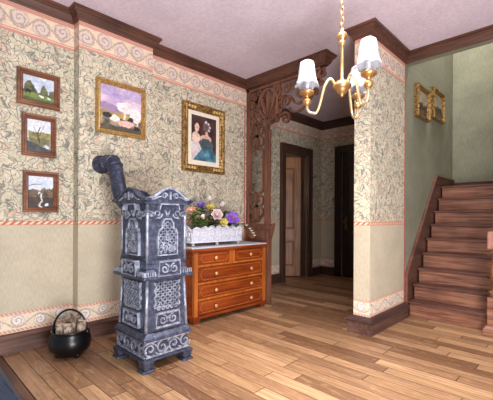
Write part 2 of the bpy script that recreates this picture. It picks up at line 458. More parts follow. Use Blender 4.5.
# ------------------------------------------------------------------ hall doors
def casing_x(x,y0,y1,z,w=.105,t=.045):
    m=MB(); m.box(x,x+t,y0-w,y0,0,z+w); m.box(x,x+t,y1,y1+w,0,z+w); m.box(x,x+t,y0,y1,z,z+w)
    m.box(x+t,x+t+.014,y0-w,y0-w+.03,0,z+w); m.box(x+t,x+t+.014,y1+w-.03,y1+w,0,z+w); m.box(x+t,x+t+.014,y0-w+.03,y1+w-.03,z+w-.03,z+w)
    m.box(x-.1,x,y0,y0+.02,0,z); m.box(x-.1,x,y1-.02,y1,0,z); m.box(x-.1,x,y0+.02,y1-.02,z-.02,z)
    return m
st(casing_x(XHL,DY0,DY1,DZ).build('trim_door_casing',CASEW,bevel=.004))
def panel_door(name,hinge,ang,wd,ht,mat):
    """leaf built along +a from the hinge, rotated by ang about z"""
    ca,sa=math.cos(ang),math.sin(ang); T=.04
    def fr(a,b,d): return (hinge[0]+ca*a-sa*d,hinge[1]+sa*a+ca*d,b)
    m=MB(); z0=.012
    def bx(a0,a1,b0,b1,d0,d1): m.poly([(a0,b0),(a1,b0),(a1,b1),(a0,b1)],d0,d1,fr)
    s=.095
    cols=[(s,wd/2-.04),(wd/2+.04,wd-s)]; rows=[(z0+.16,.62),(.80,1.86)]
    bx(0,s,z0,ht,-T/2,T/2); bx(wd-s,wd,z0,ht,-T/2,T/2); bx(wd/2-.04,wd/2+.04,z0,ht,-T/2,T/2)
    prev=z0
    for r0,r1 in rows+[(ht,None)]:
        for a0,a1 in cols: bx(a0,a1,prev,r0,-T/2,T/2)
        prev=r1
    m2=MB()
    for a0,a1 in cols:
        for r0,r1 in rows:
            m2.poly([(a0,r0),(a1,r0),(a1,r1),(a0,r1)],-.008,.008,fr)
            i=.012; k=.042
            for d0,d1 in ((.008,.018),(-.008,-.018)):
                A=[(a0+i,r0+i),(a1-i,r0+i),(a1-i,r1-i),(a0+i,r1-i)]; B=[(a0+k,r0+k),(a1-k,r0+k),(a1-k,r1-k),(a0+k,r1-k)]
                vs=[fr(p,q,d0) for p,q in A]+[fr(p,q,d1) for p,q in B]
                m2.add(vs,[(0,1,2,3),(4,5,6,7)]+[(e,(e+1)%4,4+(e+1)%4,4+e) for e in range(4)])
    o=m.build(name,mat,bevel=.005,kind='structure')
    m2.build('door_panel',mat,o)
    return o,fr
d1,fr1=panel_door('door_1',(XHL-.085,DY1-.05),math.radians(180+44),.66,2.03,DOORW)
k=MB()
for sgn in (1,-1): 
    p=Vector(fr1(.61,.98,.02*sgn)); q=Vector(fr1(.61,.98,.05*sgn)); k.tube([p,q],.01); k.sphere(fr1(.61,.98,.06*sgn),.024)
o=k.build('door_handle',BRASS,d1)
# dark back door, closed
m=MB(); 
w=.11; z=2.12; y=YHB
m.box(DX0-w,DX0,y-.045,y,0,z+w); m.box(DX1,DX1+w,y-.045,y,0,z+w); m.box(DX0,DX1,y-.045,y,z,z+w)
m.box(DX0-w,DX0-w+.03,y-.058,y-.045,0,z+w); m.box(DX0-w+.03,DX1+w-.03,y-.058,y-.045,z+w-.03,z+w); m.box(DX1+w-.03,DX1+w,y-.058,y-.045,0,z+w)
DKW=mat_wood('back door wood with painted shade',rgb(34,22,18),rgb(50,34,28),'z',.45)  # gloom of the hall put into the wood colour as near black
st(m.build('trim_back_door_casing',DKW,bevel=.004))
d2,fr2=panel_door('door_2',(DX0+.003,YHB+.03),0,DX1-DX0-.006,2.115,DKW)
k=MB(); 
k.poly([(.055,.80),(.095,.80),(.095,1.0),(.075,1.03),(.055,1.0)],-.027,-.021,fr2)
k.sphere(fr2(.075,.93,-.06),.026); k.tube([fr2(.075,.93,-.022),fr2(.075,.93,-.05)],.01)
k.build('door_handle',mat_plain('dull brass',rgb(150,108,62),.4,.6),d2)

# ------------------------------------------------------------------ staircase
NS=9; RISE=.157; RUN=.139; SY=3.765
sx0,sx1=XP1+.022,-.425
stair=thing('staircase','red-brown wooden staircase climbing beside the green wall at right','staircase',(-.9,SY,0))
for kx in range(NS):
    y=SY+RUN*kx; zt=RISE*(kx+1)
    if kx<NS-1:
        MB().box(sx0,sx1,y-.022,y+RUN+.012,zt-.024,zt).build('tread',TREADW,stair,bevel=.006)
    else:
        MB().box(sx0,sx1,y-.022,YSB-.002,zt-.024,zt).build('landing',TREADW,stair,bevel=.006)
    MB().box(sx0+.012,sx1,y,y+.014,RISE*kx,zt-.024).build('riser',STAIRW,stair)
sk=MB(); yA=SY-.04; yT=SY+RUN*(NS-1)-.04
frs=lambda a,b,d:(XP1+.001+d,a,b)
sl=RISE/RUN; zA=.43
yTop=yA+(1.53-zA)/sl
pts=[(yA,0),(YSB-.003,0),(YSB-.003,1.53),(yTop,1.53),(yA,zA)]
sk.poly(pts,0,.018,frs); sk.build('skirt_board',DARKW,stair)
cp=MB(); cp.ribbon([(yA-.004,0.0),(yA-.004,zA),(yTop,1.53),(YSB-.003,1.53)],.026,.0,.028,frs)
cp.build('skirt_moulding',mat_wood('reddish stair moulding',rgb(84,48,38),rgb(132,82,66),'y',.4),stair,bevel=.004)
st(MB().box(XP1+.02,-.425,YSB-.018,YSB-.001,RISE*NS,RISE*NS+.085).build('baseboard_stair_back',DARKX))
# newel post
nw=MB(); nx_,ny_=-.555,3.70
nw.box(nx_-.098,nx_+.098,ny_-.098,ny_+.06,0,.055); nw.frus((nx_-.098,nx_+.098,ny_-.098,ny_+.06,.055),(nx_-.075,nx_+.075,ny_-.075,ny_+.06,.085))
nw.box(nx_-.07,nx_+.07,ny_-.07,ny_+.058,.085,.33)
N=nw.build('newel_post',STAIRW,stair,bevel=.006)
MB().lathe([(.068,.33),(.06,.345),(.07,.36),(.07,.375),(.045,.39),(.05,.42),(.064,.5),(.06,.56),(.042,.68),(.038,.70),(.06,.715),(.06,.735),(.05,.745)],(nx_,ny_,0),24).build('turning',STAIRW,N)
MB().box(nx_-.072,nx_+.072,ny_-.072,ny_+.072,.745,.90).build('cap_block',mat_plain('pinkish worn newel block',rgb(176,122,106),.5,0,.12),N,bevel=.012)
# ------------------------------------------------------------------ fretwork screen
fw=thing('fretwork_screen','pinkish brown pierced scroll fretwork bracket and post under the ceiling beam','fretwork screen',(-2.75,YFR+.04,0))
fr=lambda a,b,d:(a,YFR+d,b)
F0,F1=.018,.052
XL=XR+.004
P=MB(); P.box(XL,XL+.05,YFR+.012,YFR+.058,.93,2.584); P.build('stile',FRET,fw,bevel=.004)
P=MB(); P.box(-2.757,-2.70,YFR+.012,YFR+.058,.93,2.13); P.box(-2.70,-2.675,YFR+.02,YFR+.05,.93,2.05); P.build('stile',FRET,fw,bevel=.004)
P=MB(); P.box(XL,-2.0,YFR+.012,YFR+.058,2.555,2.584); P.build('top_rail',FRET,fw,bevel=.004)
base=MB(); base.box(XL,-2.685,YFR+.0,YFR+.075,.0,.86); base.frus((XL,-2.675,YFR-.008,YFR+.08,.86),(XL,-2.655,YFR-.02,YFR+.09,.885)); base.box(XL,-2.655,YFR-.02,YFR+.09,.885,.91); base.box(XL,-2.68,YFR+.004,YFR+.07,.91,.935)
base.build('base_post',FRET,fw,bevel=.004)
r=MB(); r.lathe([(.05,0),(.05,.012),(.035,.02),(.001,.022)],(-2.935,YFR-.001,.79),20,axis=(0,-1,0)); r.build('rosette',mat_plain('orange brown rosette',rgb(160,104,66),.5),fw)
b=MB(); b.poly([(-2.684,.72),(-2.684,.90),(-2.615,.945),(-2.63,.86),(-2.66,.78)],.01,.06,fr); b.build('bracket_leaf',FRET,fw,bevel=.003)
def scrollset(m,c,sc,flip=1,mir=1,w=.018):
    """an S scroll with two curls about c"""
    cx,cz=c
    a=spiral(0,.5,.42,.10,-PI/2,-PI/2+flip*3.3*PI,30)
    b2=spiral(0,-.5,.42,.10,PI/2,PI/2+flip*3.3*PI,30)
    for q in (a,b2):
        m.ribbon([(cx+mir*x*sc,cz+z*sc) for x,z in q],w,F0,F1,fr)
# oval ring and palmette
def ell(cx,cz,ax,az,n=36): return [(cx+ax*math.cos(2*PI*i/n),cz+az*math.sin(2*PI*i/n)) for i in range(n)]
ov=MB(); OC=(-2.715,2.335); ov.ribbon(ell(*OC,.148,.195),.024,F0-.006,F1+.006,fr,closed=True); ov.build('oval_ring',FRET,fw,bevel=.003)
pl=MB()
for kx in range(-3,4):
    a=kx*.36; L=.33-.035*abs(kx)
    bx_,bz_=OC[0],OC[1]-.16
    dx,dz=math.sin(a),math.cos(a)
    pts=[(bx_+dx*L*t+kx*.012*math.sin(t*PI),bz_+dz*L*t) for t in [i/8 for i in range(9)]]
    pl.ribbon(pts,lambda t:.010+.030*math.sin(min(1,max(0,t-.15)/.85)*PI*.86),F0,F1,fr)
pl.ribbon([(OC[0]-.05,OC[1]-.16),(OC[0],OC[1]-.175),(OC[0]+.05,OC[1]-.16)],.03,F0,F1,fr)
pl.build('palmette',FRET,fw)
sc=MB()
# column of curls left of the oval and down the post
for cz,f in ((2.44,1),(2.24,-1)):
    scrollset(sc,(-2.95,cz),.10,f,1,.016)
for kx,cz in enumerate((2.06,1.92)):
    for mir in (1,-1):
        q=spiral(0,0,.072,.030,PI/2,PI/2-1.8*PI,22)
        sc.ribbon([(-2.893+mir*(.055+x*.8),cz+z) for x,z in q],.017,F0,F1,fr)
    sc.ribbon([(-2.893,cz-.08),(-2.893,cz+.09)],.024,F0,F1,fr)
for cz in (1.225,1.08):
    for mir in (1,-1):
        q=spiral(0,0,.074,.030,-PI/2,-PI/2+1.8*PI,22)
        sc.ribbon([(-2.893+mir*(.055+x*.8),cz+z) for x,z in q],.017,F0,F1,fr)
    sc.ribbon([(-2.893,cz-.09),(-2.893,cz+.08)],.026,F0,F1,fr)
for mir in (1,-1):
    sc.ribbon([(-2.893+mir*x,z) for x,z in bez((.015,.95),(.03,1.0),(.09,.98),(.095,1.05))],.02,F0,F1,fr)
    sc.ribbon([(-2.893+mir*x,z) for x,z in bez((0,.95),(.02,.97),(.03,1.0),(.035,1.04))],.016,F0,F1,fr)
# open window frame in the post: rounded slot
OW=(-2.893,1.575); 
slot=[(OW[0]-.105,OW[1]-.26),(OW[0]+.105,OW[1]-.26),(OW[0]+.105,OW[1]+.26),(OW[0]-.105,OW[1]+.26)]
def rr(x0,x1,z0,z1,r,n=5):
    out=[]
    for (cx,cz,a0) in ((x1-r,z1-r,0),(x0+r,z1-r,PI/2),(x0+r,z0+r,PI),(x1-r,z0+r,1.5*PI)):
        out+=[(cx+r*math.cos(a0+PI/2*i/n),cz+r*math.sin(a0+PI/2*i/n)) for i in range(n+1)]
    return out
sc.ribbon(rr(OW[0]-.105,OW[0]+.105,OW[1]-.27,OW[1]+.27,.07),.024,F0,F1,fr,closed=True)
sc.build('post_scrollwork',FRET,fw)
# corner fill around the oval
for (cx,cz,a0,a1,r0) in ((-2.60,2.515,PI,PI+2.5*PI,.05),(-2.84,2.52,0,-2.5*PI,.05),(-2.585,2.16,PI*.7,PI*.7+2.4*PI,.05),(-2.865,2.14,PI*.3,PI*.3-2.4*PI,.05)):
    MB().ribbon(spiral(cx,cz,r0,.012,a0,a1,24),.016,F0,F1,fr).build('scroll',FRET,fw)
# the free bracket to the right: large C scrolls
MB().ribbon(bez((-2.72,2.12),(-2.62,2.10),(-2.60,2.17),(-2.50,2.19))+spiral(-2.455,2.135,.068,.014,PI*.62,PI*.62-2.6*PI,30),.022,F0,F1,fr).build('scroll',FRET,fw)
MB().ribbon(bez((-2.55,2.36),(-2.50,2.28),(-2.52,2.24),(-2.55,2.20)),.02,F0,F1,fr).build('scroll',FRET,fw)
MB().ribbon(spiral(-2.45,2.325,.072,.016,PI*1.4,PI*1.4-2.9*PI,32),.022,F0,F1,fr).build('scroll',FRET,fw)
MB().ribbon(bez((-2.55,2.37),(-2.45,2.42),(-2.38,2.38),(-2.34,2.30))+bez((-2.34,2.30),(-2.30,2.24),(-2.20,2.26),(-2.17,2.33)),.022,F0,F1,fr).build('scroll',FRET,fw)
MB().ribbon(bez((-2.40,2.24),(-2.36,2.16),(-2.24,2.16),(-2.17,2.25))+bez((-2.17,2.25),(-2.12,2.32),(-2.12,2.40),(-2.06,2.45)),.022,F0,F1,fr).build('scroll',FRET,fw)
MB().ribbon(spiral(-2.25,2.37,.062,.014,PI*.1,PI*.1+2.7*PI,30),.02,F0,F1,fr).build('scroll',FRET,fw)
MB().ribbon(spiral(-2.45,2.475,.062,.014,PI*.5,PI*.5-2.6*PI,30),.02,F0,F1,fr).build('scroll',FRET,fw)
MB().ribbon(bez((-2.55,2.55),(-2.52,2.46),(-2.54,2.42),(-2.57,2.40)),.02,F0,F1,fr).build('scroll',FRET,fw)
MB().ribbon(bez((-2.40,2.53),(-2.33,2.50),(-2.33,2.45),(-2.27,2.44)),.02,F0,F1,fr).build('scroll',FRET,fw)
MB().ribbon(spiral(-2.17,2.485,.055,.013,PI*.9,PI*.9-2.5*PI,26),.018,F0,F1,fr).build('scroll',FRET,fw)
MB().ribbon(bez((-2.27,2.55),(-2.25,2.49),(-2.24,2.45),(-2.19,2.42)),.018,F0,F1,fr).build('scroll',FRET,fw)
MB().ribbon(bez((-2.12,2.42),(-2.08,2.46),(-2.03,2.47),(-1.99,2.55)),.024,F0,F1,fr).build('scroll',FRET,fw)
MB().ribbon(spiral(-2.07,2.52,.035,.01,0,2.4*PI,20),.014,F0,F1,fr).build('scroll',FRET,fw)

MB().ribbon(bez((-1.955,2.56),(-2.0,2.47),(-2.05,2.36),(-2.17,2.235)),.026,F0,F1,fr).build('scroll',FRET,fw)
for (cx,cz,r0) in ((-2.005,2.42,.036),(-2.06,2.335,.038),(-1.965,2.50,.032)):
    MB().ribbon(spiral(cx,cz,r0,.010,PI*.75,PI*.75-2.3*PI,20),.015,F0,F1,fr).build('scroll',FRET,fw)

# ------------------------------------------------------------------ pictures
def nz(x,y,s=0):
    def h(i,j): return (math.sin(i*127.1+j*311.7+s*74.7)*43758.5453)%1.0
    i,j=math.floor(x),math.floor(y); a,b=x-i,y-j; a=a*a*(3-2*a); b=b*b*(3-2*b)
    return (h(i,j)*(1-a)+h(i+1,j)*a)*(1-b)+(h(i,j+1)*(1-a)+h(i+1,j+1)*a)*b
def fbm(x,y,s=0): return nz(x,y,s)*.55+nz(x*2.1,y*2.1,s+1)*.3+nz(x*4.3,y*4.3,s+2)*.15
def lerp(a,b,t): t=max(0,min(1,t)); return tuple(p+(q-p)*t for p,q in zip(a,b))
def blob(s,t,cx,cy,rx,ry): return ((s-cx)/rx)**2+((t-cy)/ry)**2<1
def p_meadow(s,t):
    n=fbm(s*6,t*6,3)
    c=lerp((172,186,212),(232,232,232),fbm(s*3,t*4,9)*1.3-.1)
    hill=.30+.03*math.sin(s*5)
    top=max(.74*(1-((s-.22)/.34)**2),.66*(1-((s-.66)/.2)**2),.55*(1-((s-.95)/.22)**2),.36)+(n-.5)*.25
    if t<top: c=lerp((44,54,36),(126,124,82),n*1.4-.2)
    if t<hill: c=lerp((84,104,52),(146,156,84),fbm(s*8,t*16,4))
    if t<.12: c=lerp(c,(62,72,40),.6)
    if blob(s,t,.17,.38,.09,.055) or (.1<s<.13 or .2<s<.23) and .24<t<.36: c=(26,26,24)
    for cx,cy in ((.6,.23),(.82,.2),(.55,.26)):
        if blob(s,t,cx,cy,.06,.035): c=(232,230,216)
    return c
def p_tree(s,t):
    n=fbm(s*7,t*7,13); c=lerp((204,210,226),(236,234,232),fbm(s*3,t*3,2))
    d=math.hypot((s-.5)/.42,(t-.48)/.3)
    if t<.62 and d<.8+n*.6: c=lerp((104,100,66),(182,168,96),n*1.5-.25)
    if t<.42: c=lerp(c,(96,92,72),.5*n+.3)
    if t<.27-.25*(s-.3): c=lerp((52,54,56),(104,104,104),n)
    if abs(s-.5-.05*math.sin(t*9))<.022 and .28<t<.78: c=(58,48,40)
    for k,(a,b) in enumerate(((.25,.8),(.72,.84),(.35,.68))):
        q=(t-.5)/(b-.5); 
        if 0<q<1 and abs(s-(.5+(a-.5)*q))<.012: c=(70,60,54)
    if blob(s,t,.83,.18,.1,.05): c=(214,216,222)
    return c
def p_gorge(s,t):
    n=fbm(s*7,t*7,23); c=lerp((190,202,228),(238,238,236),fbm(s*3,t*4,5))
    top=.52+.12*abs(s-.45)/.5+(n-.5)*.3
    if t<top: c=lerp((66,52,44),(150,122,84),n*1.5-.3)
    if t<.34: c=lerp((40,36,36),(88,70,58),n)
    if abs(s-(.52+.12*(t-.3)/.3*math.sin(t*14)))<.04*(1.2-t) and t<.45: c=(216,200,190)
    if blob(s,t,.72,.1,.09,.045): c=(240,238,232)
    if abs(t-.66-.1*math.sin(s*3))<.012 and s<.55: c=(120,110,106)
    return c
def p_farm(s,t):
    n=fbm(s*6,t*6,33); c=lerp((176,150,196),(232,206,214),fbm(s*3,t*4,8)*1.5-.2)
    if t>.75: c=lerp(c,(158,146,200),.5*n+.2)
    if t<.52+.08*math.sin(s*4+1) : c=lerp((142,116,158),(186,158,180),n)
    if t<.42: c=lerp((196,160,82),(150,128,72),n)
    if t<.30: c=lerp((84,72,60),(186,166,138),(n-.3)*2.4)
    if t<.12: c=lerp((112,102,84),(60,54,48),n)
    if blob(s,t,.60,.55,.20,.13) or blob(s,t,.84,.42,.15,.16) or blob(s,t,.46,.6,.07,.06): c=lerp((222,206,206),(248,244,242),n*1.6-.2)
    if .54<s<.59 and .3<t<.5 or .86<s<.9 and .2<t<.4: c=(232,222,216)
    if blob(s,t,.34,.28,.12,.07): c=(238,228,220)
    if blob(s,t,.16,.33,.1,.06) or blob(s,t,.72,.3,.08,.07): c=(46,44,50)
    if blob(s,t,.6,.2,.2,.075): c=(228,186,172)
    if blob(s,t,.88,.14,.07,.06): c=(44,40,40)
    return c
def p_ladies(s,t):
    n=fbm(s*6,t*6,43); c=lerp((44,30,30),(98,64,60),n)
    if t<.42 and abs(s-.16)<.20+(.42-t)*.25: c=lerp((190,172,172),(236,226,222),n)
    if blob(s,t,.18,.50,.17,.12): c=lerp((226,196,178),(236,214,200),n)
    if blob(s,t,.2,.62,.045,.08): c=(222,182,160)
    if blob(s,t,.19,.78,.115,.115): c=(66,42,36)
    if blob(s,t,.215,.735,.085,.095): c=lerp((220,176,154),(238,200,178),n)
    if blob(s,t,.225,.725,.05,.012) : c=(206,150,136)
    # second lady, seen from behind
    if t<.32 and abs(s-.62)<.17+(.32-t)*1.15: c=lerp((30,70,92),(104,156,176),n*1.5-.2)
    if .28<t<.5 and abs(s-.58)<.24+.05*math.sin(t*20): c=lerp((56,70,80),(96,112,116),n)
    if blob(s,t,.57,.52,.235,.085): c=lerp((214,168,146),(232,194,172),n)
    if blob(s,t,.57,.44,.20,.075): c=lerp((60,74,84),(92,108,112),n)
    if blob(s,t,.60,.62,.06,.09): c=(216,172,150)
    if blob(s,t,.62,.78,.155,.125): c=lerp((70,52,50),(140,120,116),n)
    for cx,cy in ((.56,.88),(.66,.86),(.74,.78),(.70,.70)):
        if blob(s,t,cx,cy,.04,.03): c=(214,210,216)
    return c
def p_dusk(sd):
    def f(s,t):
        n=fbm(s*6,t*6,sd); c=lerp((150,140,130),(206,186,160),n)
        if t<.5+(n-.5)*.4: c=lerp((40,34,34),(104,80,58),n)
        if t<.22: c=lerp((60,54,44),(120,100,70),n)
        return c
    return f
def picture(name,label,cat,x,y0,y1,z0,z1,fwid,mat,paint,depth=.035,mount=None,ornate=False,res=60,group=None):
    yc=(y0+y1)/2
    root=thing(name,label,cat,(x,yc,z0),group)
    frm=lambda a,b,d:(x+.001+d,a,b)
    m=MB()
    prof=[(0,0),(0,depth*.75),(.15*fwid,depth),(.35*fwid,depth),(.55*fwid,depth*.62),(.8*fwid,depth*.70),(fwid,depth*.42),(fwid,0)]
    # four mitred sides swept round the rectangle
    vs=[];k=len(prof)
    for (cy,cz,sy,sz) in ((y0,z0,1,1),(y1,z0,-1,1),(y1,z1,-1,-1),(y0,z1,1,-1)):
        vs+=[frm(cy+sy*i,cz+sz*i,d) for i,d in prof]
    fs=[]
    for i in range(4):
        j=(i+1)%4
        for q in range(k): fs.append((i*k+q,j*k+q,j*k+(q+1)%k,i*k+(q+1)%k))
    m.add(vs,fs); m.build('frame',mat,root)
    if ornate:
        o=MB(); hw=fwid*.5
        L=[]
        for (ca,cb,ux,uz) in ((y0+hw,z0+hw,1,1),(y1-hw,z0+hw,-1,1),(y1-hw,z1-hw,-1,-1),(y0+hw,z1-hw,1,-1)):
            o=MB()
            for (dx,dz) in ((0,0),(.045,0),(.085,0),(0,.045),(0,.085),(.12,0),(0,.12)):
                o.sphere((x+depth*.8,ca+ux*dx,cb+uz*dz),.023,8,5,(.5,1,1))
            o.build('corner_leafwork',mat_gilt_hi,root)

    a0,a1,b0,b1=y0+fwid*.92,y1-fwid*.92,z0+fwid*.92,z1-fwid*.92
    if mount:
        mm=MB(); mm.box(x+.002,x+depth*.34,a0,a1,b0,b1); mm.build('mount',MATB,root)
        a0+=mount;a1-=mount;b0+=mount*1.15;b1-=mount
        xx=x+depth*.34+.001
    else: xx=x+depth*.36
    n1=res; n2=int(res*(b1-b0)/(a1-a0))
    vs=[];cols=[]
    for j in range(n2+1):
        for i in range(n1+1):
            s,t=i/n1,j/n2; vs.append((xx,a0+(a1-a0)*s,b0+(b1-b0)*t)); q1=(fbm(s*9,t*9,77)-.5)*.07; q2=(fbm(s*9+5,t*9+3,91)-.5)*.07; c=paint(s+q1,t+q2); g_=.86+.28*fbm(s*22,t*22,55); c=tuple(q*g_ for q in c); cols.append([lin(max(0,min(255,q))) for q in c]+[1])
    fs=[(j*(n1+1)+i,j*(n1+1)+i+1,(j+1)*(n1+1)+i+1,(j+1)*(n1+1)+i) for j in range(n2) for i in range(n1)]
    # a thin board behind the painted face
    o=len(vs); vs+=[(xx-.004,a0,b0),(xx-.004,a1,b0),(xx-.004,a1,b1),(xx-.004,a0,b1)]; cols+=[[.1,.08,.06,1]]*4
    fs+=[(o+3,o+2,o+1,o)]
    ob=MB().add(vs,fs).build('canvas',PAINT,root,fix=False)
    at=ob.data.color_attributes.new('Col','FLOAT_COLOR','POINT')
    at.data.foreach_set('color',[q for c in cols for q in c])
    return root
mat_gilt_hi=mat_plain('bright gilt leaves',rgb(226,190,120),.35,.5,.15,60)
G='small brown framed landscapes in a column'
picture('framed_painting','brown framed painting of a dark horse, trees and white sheep, topmost of three','painting',XR,.657,.953,1.86,2.13,.042,FRAMEB,p_meadow,group=G)
picture('framed_painting','brown framed painting of a bare-branched golden tree, middle of three','painting',XR,.690,.927,1.475,1.795,.038,FRAMEB,p_tree,group=G)
picture('framed_painting','brown framed painting of a rocky stream under pale sky, lowest of three','painting',XR,.700,.947,1.044,1.36,.038,FRAMEB,p_gorge,group=G)
picture('framed_painting','gold framed painting of white horses under a pink sky, hanging above the stove','painting',XB,1.196,1.648,1.722,2.18,.04,GOLD,p_farm,depth=.04,res=80)
picture('framed_portrait','ornate gilt framed portrait of two ladies with a wide cream mount','painting',XR,2.14,2.725,1.503,2.237,.075,OLDGOLD,p_ladies,depth=.045,mount=.05,ornate=True,res=70)
G2='small gilt pictures on the stair wall'
picture('small_picture','small gilt framed picture on green stair wall, the one nearer the papered pillar','painting',XP1,3.96,4.36,2.12,2.47,.045,OLDGOLD,p_dusk(51),depth=.05,res=30,group=G2)
picture('small_picture','small gilt framed picture on green stair wall, the one farther up the stairs','painting',XP1,4.50,4.93,2.21,2.57,.045,OLDGOLD,p_dusk(63),depth=.05,res=30,group=G2)

# ------------------------------------------------------------------ stove
SX0,SX1,SY0,SY1=-2.462,-2.03,1.142,1.522
scx,scy=(SX0+SX1)/2,(SY0+SY1)/2
stv=thing('stove','tall blue-grey cast iron stove with silvered relief and arched top','stove',(scx,scy,0))
def rect(i,z): return (SX0+i,SX1-i,SY0+i,SY1-i,z)
# feet: splayed
for (fx,fy) in ((1,-1),(1,1),(-1,-1),(-1,1)):
    cx=SX1-.036 if fx>0 else SX0+.036; cy=SY0+.036 if fy<0 else SY1-.036
    m=MB(); m.frus((cx-.045,cx+.045,cy-.045,cy+.045,0),(cx-.040,cx+.040,cy-.040,cy+.040,.016)); m.frus((cx-.030,cx+.030,cy-.030,cy+.030,.016),(cx-.042,cx+.042,cy-.042,cy+.042,.075))
    m.build('foot',IRON,stv,bevel=.004)
m=MB(); m.box(*rect(.012,0)[:4],.06,.085); m.box(*rect(.024,0)[:4],.085,.195); m.frus(rect(.0,.195),rect(.0,.212)); m.frus(rect(.0,.212),rect(.030,.245))
m.frus(rect(0,.066),rect(0,.078))
m.build('base',IRON,stv,bevel=.005)
m=MB(); m.frus(rect(.030,.245),rect(.044,.60)); m.build('lower_body',IRON,stv,bevel=.006)
m=MB(); m.frus(rect(.044,.595),rect(-.006,.60)); m.frus(rect(-.006,.60),rect(-.006,.618)); m.frus(rect(-.002,.618),rect(.035,.665)); m.frus(rect(.030,.665),rect(.034,.70)); m.build('waist_ledge',IRON,stv,bevel=.004)
m=MB(); m.frus(rect(.040,.70),rect(.040,1.115)); m.build('upper_body',IRON,stv,bevel=.006)
# corner beads
for (z0,i0,z1,i1,rad) in ((.25,.031,.598,.045,.011),(.70,.041,1.105,.041,.010)):
    for (x,y) in ((1,0),(0,0),(1,1),(0,1)):
        def P(z,i): return (SX1-i if x else SX0+i, SY1-i if y else SY0+i, z)
        MB().tube([P(z0,i0),P(z1,i1)],rad,8).build('corner_bead',SILVER,stv)
# bands
for z0,z1,i in ((.700,.718,.030),(.735,.745,.034)): MB().box(*rect(i,0)[:4],z0,z1).build('band',IRON,stv,bevel=.003)
# top plate and four arched pediments
m=MB(); m.box(*rect(.012,0)[:4],1.10,1.122); m.frus(rect(.03,1.122),rect(.10,1.15)); m.build('top_plate',IRON,stv,bevel=.004)
WX=SX1-SX0; WY=SY1-SY0
def faces():
    # (name, half width, frame(a,z,out)); a runs left to right as seen
    yield 'front',WY/2,(lambda a,z,d:(SX1+d,scy+a,z))
    yield 'left',WX/2,(lambda a,z,d:(scx+a,SY0-d,z))
    yield 'right',WX/2,(lambda a,z,d:(scx-a,SY1+d,z))
    yield 'back',WY/2,(lambda a,z,d:(SX0-d,scy-a,z))
for nm,hw,f in faces():
    def top(a):
        q=abs(a)/hw
        if q>.72: return 1.128+.012*(1-(q-.72)/.28)+.006*(q>1)
        return 1.138+.070*(.5+.5*math.cos(q/.72*PI))**.6
    n=24; ov=1.03 if nm in('front','back') else 1.12; A=[-ov*hw+2*ov*hw*i/n for i in range(n+1)]
    m=MB(); m.poly([(-hw*.86,1.10),(hw*.86,1.10)]+[(a,top(a)) for a in reversed(A)],-.03,-.004,f)
    m.build('pediment',IRON,stv)
    e=MB(); e.ribbon([(a,top(a)) for a in A],.016,-.036,.008,f); e.build('pediment_moulding',SILVER if nm=='front' else IRON,stv,bevel=.003)
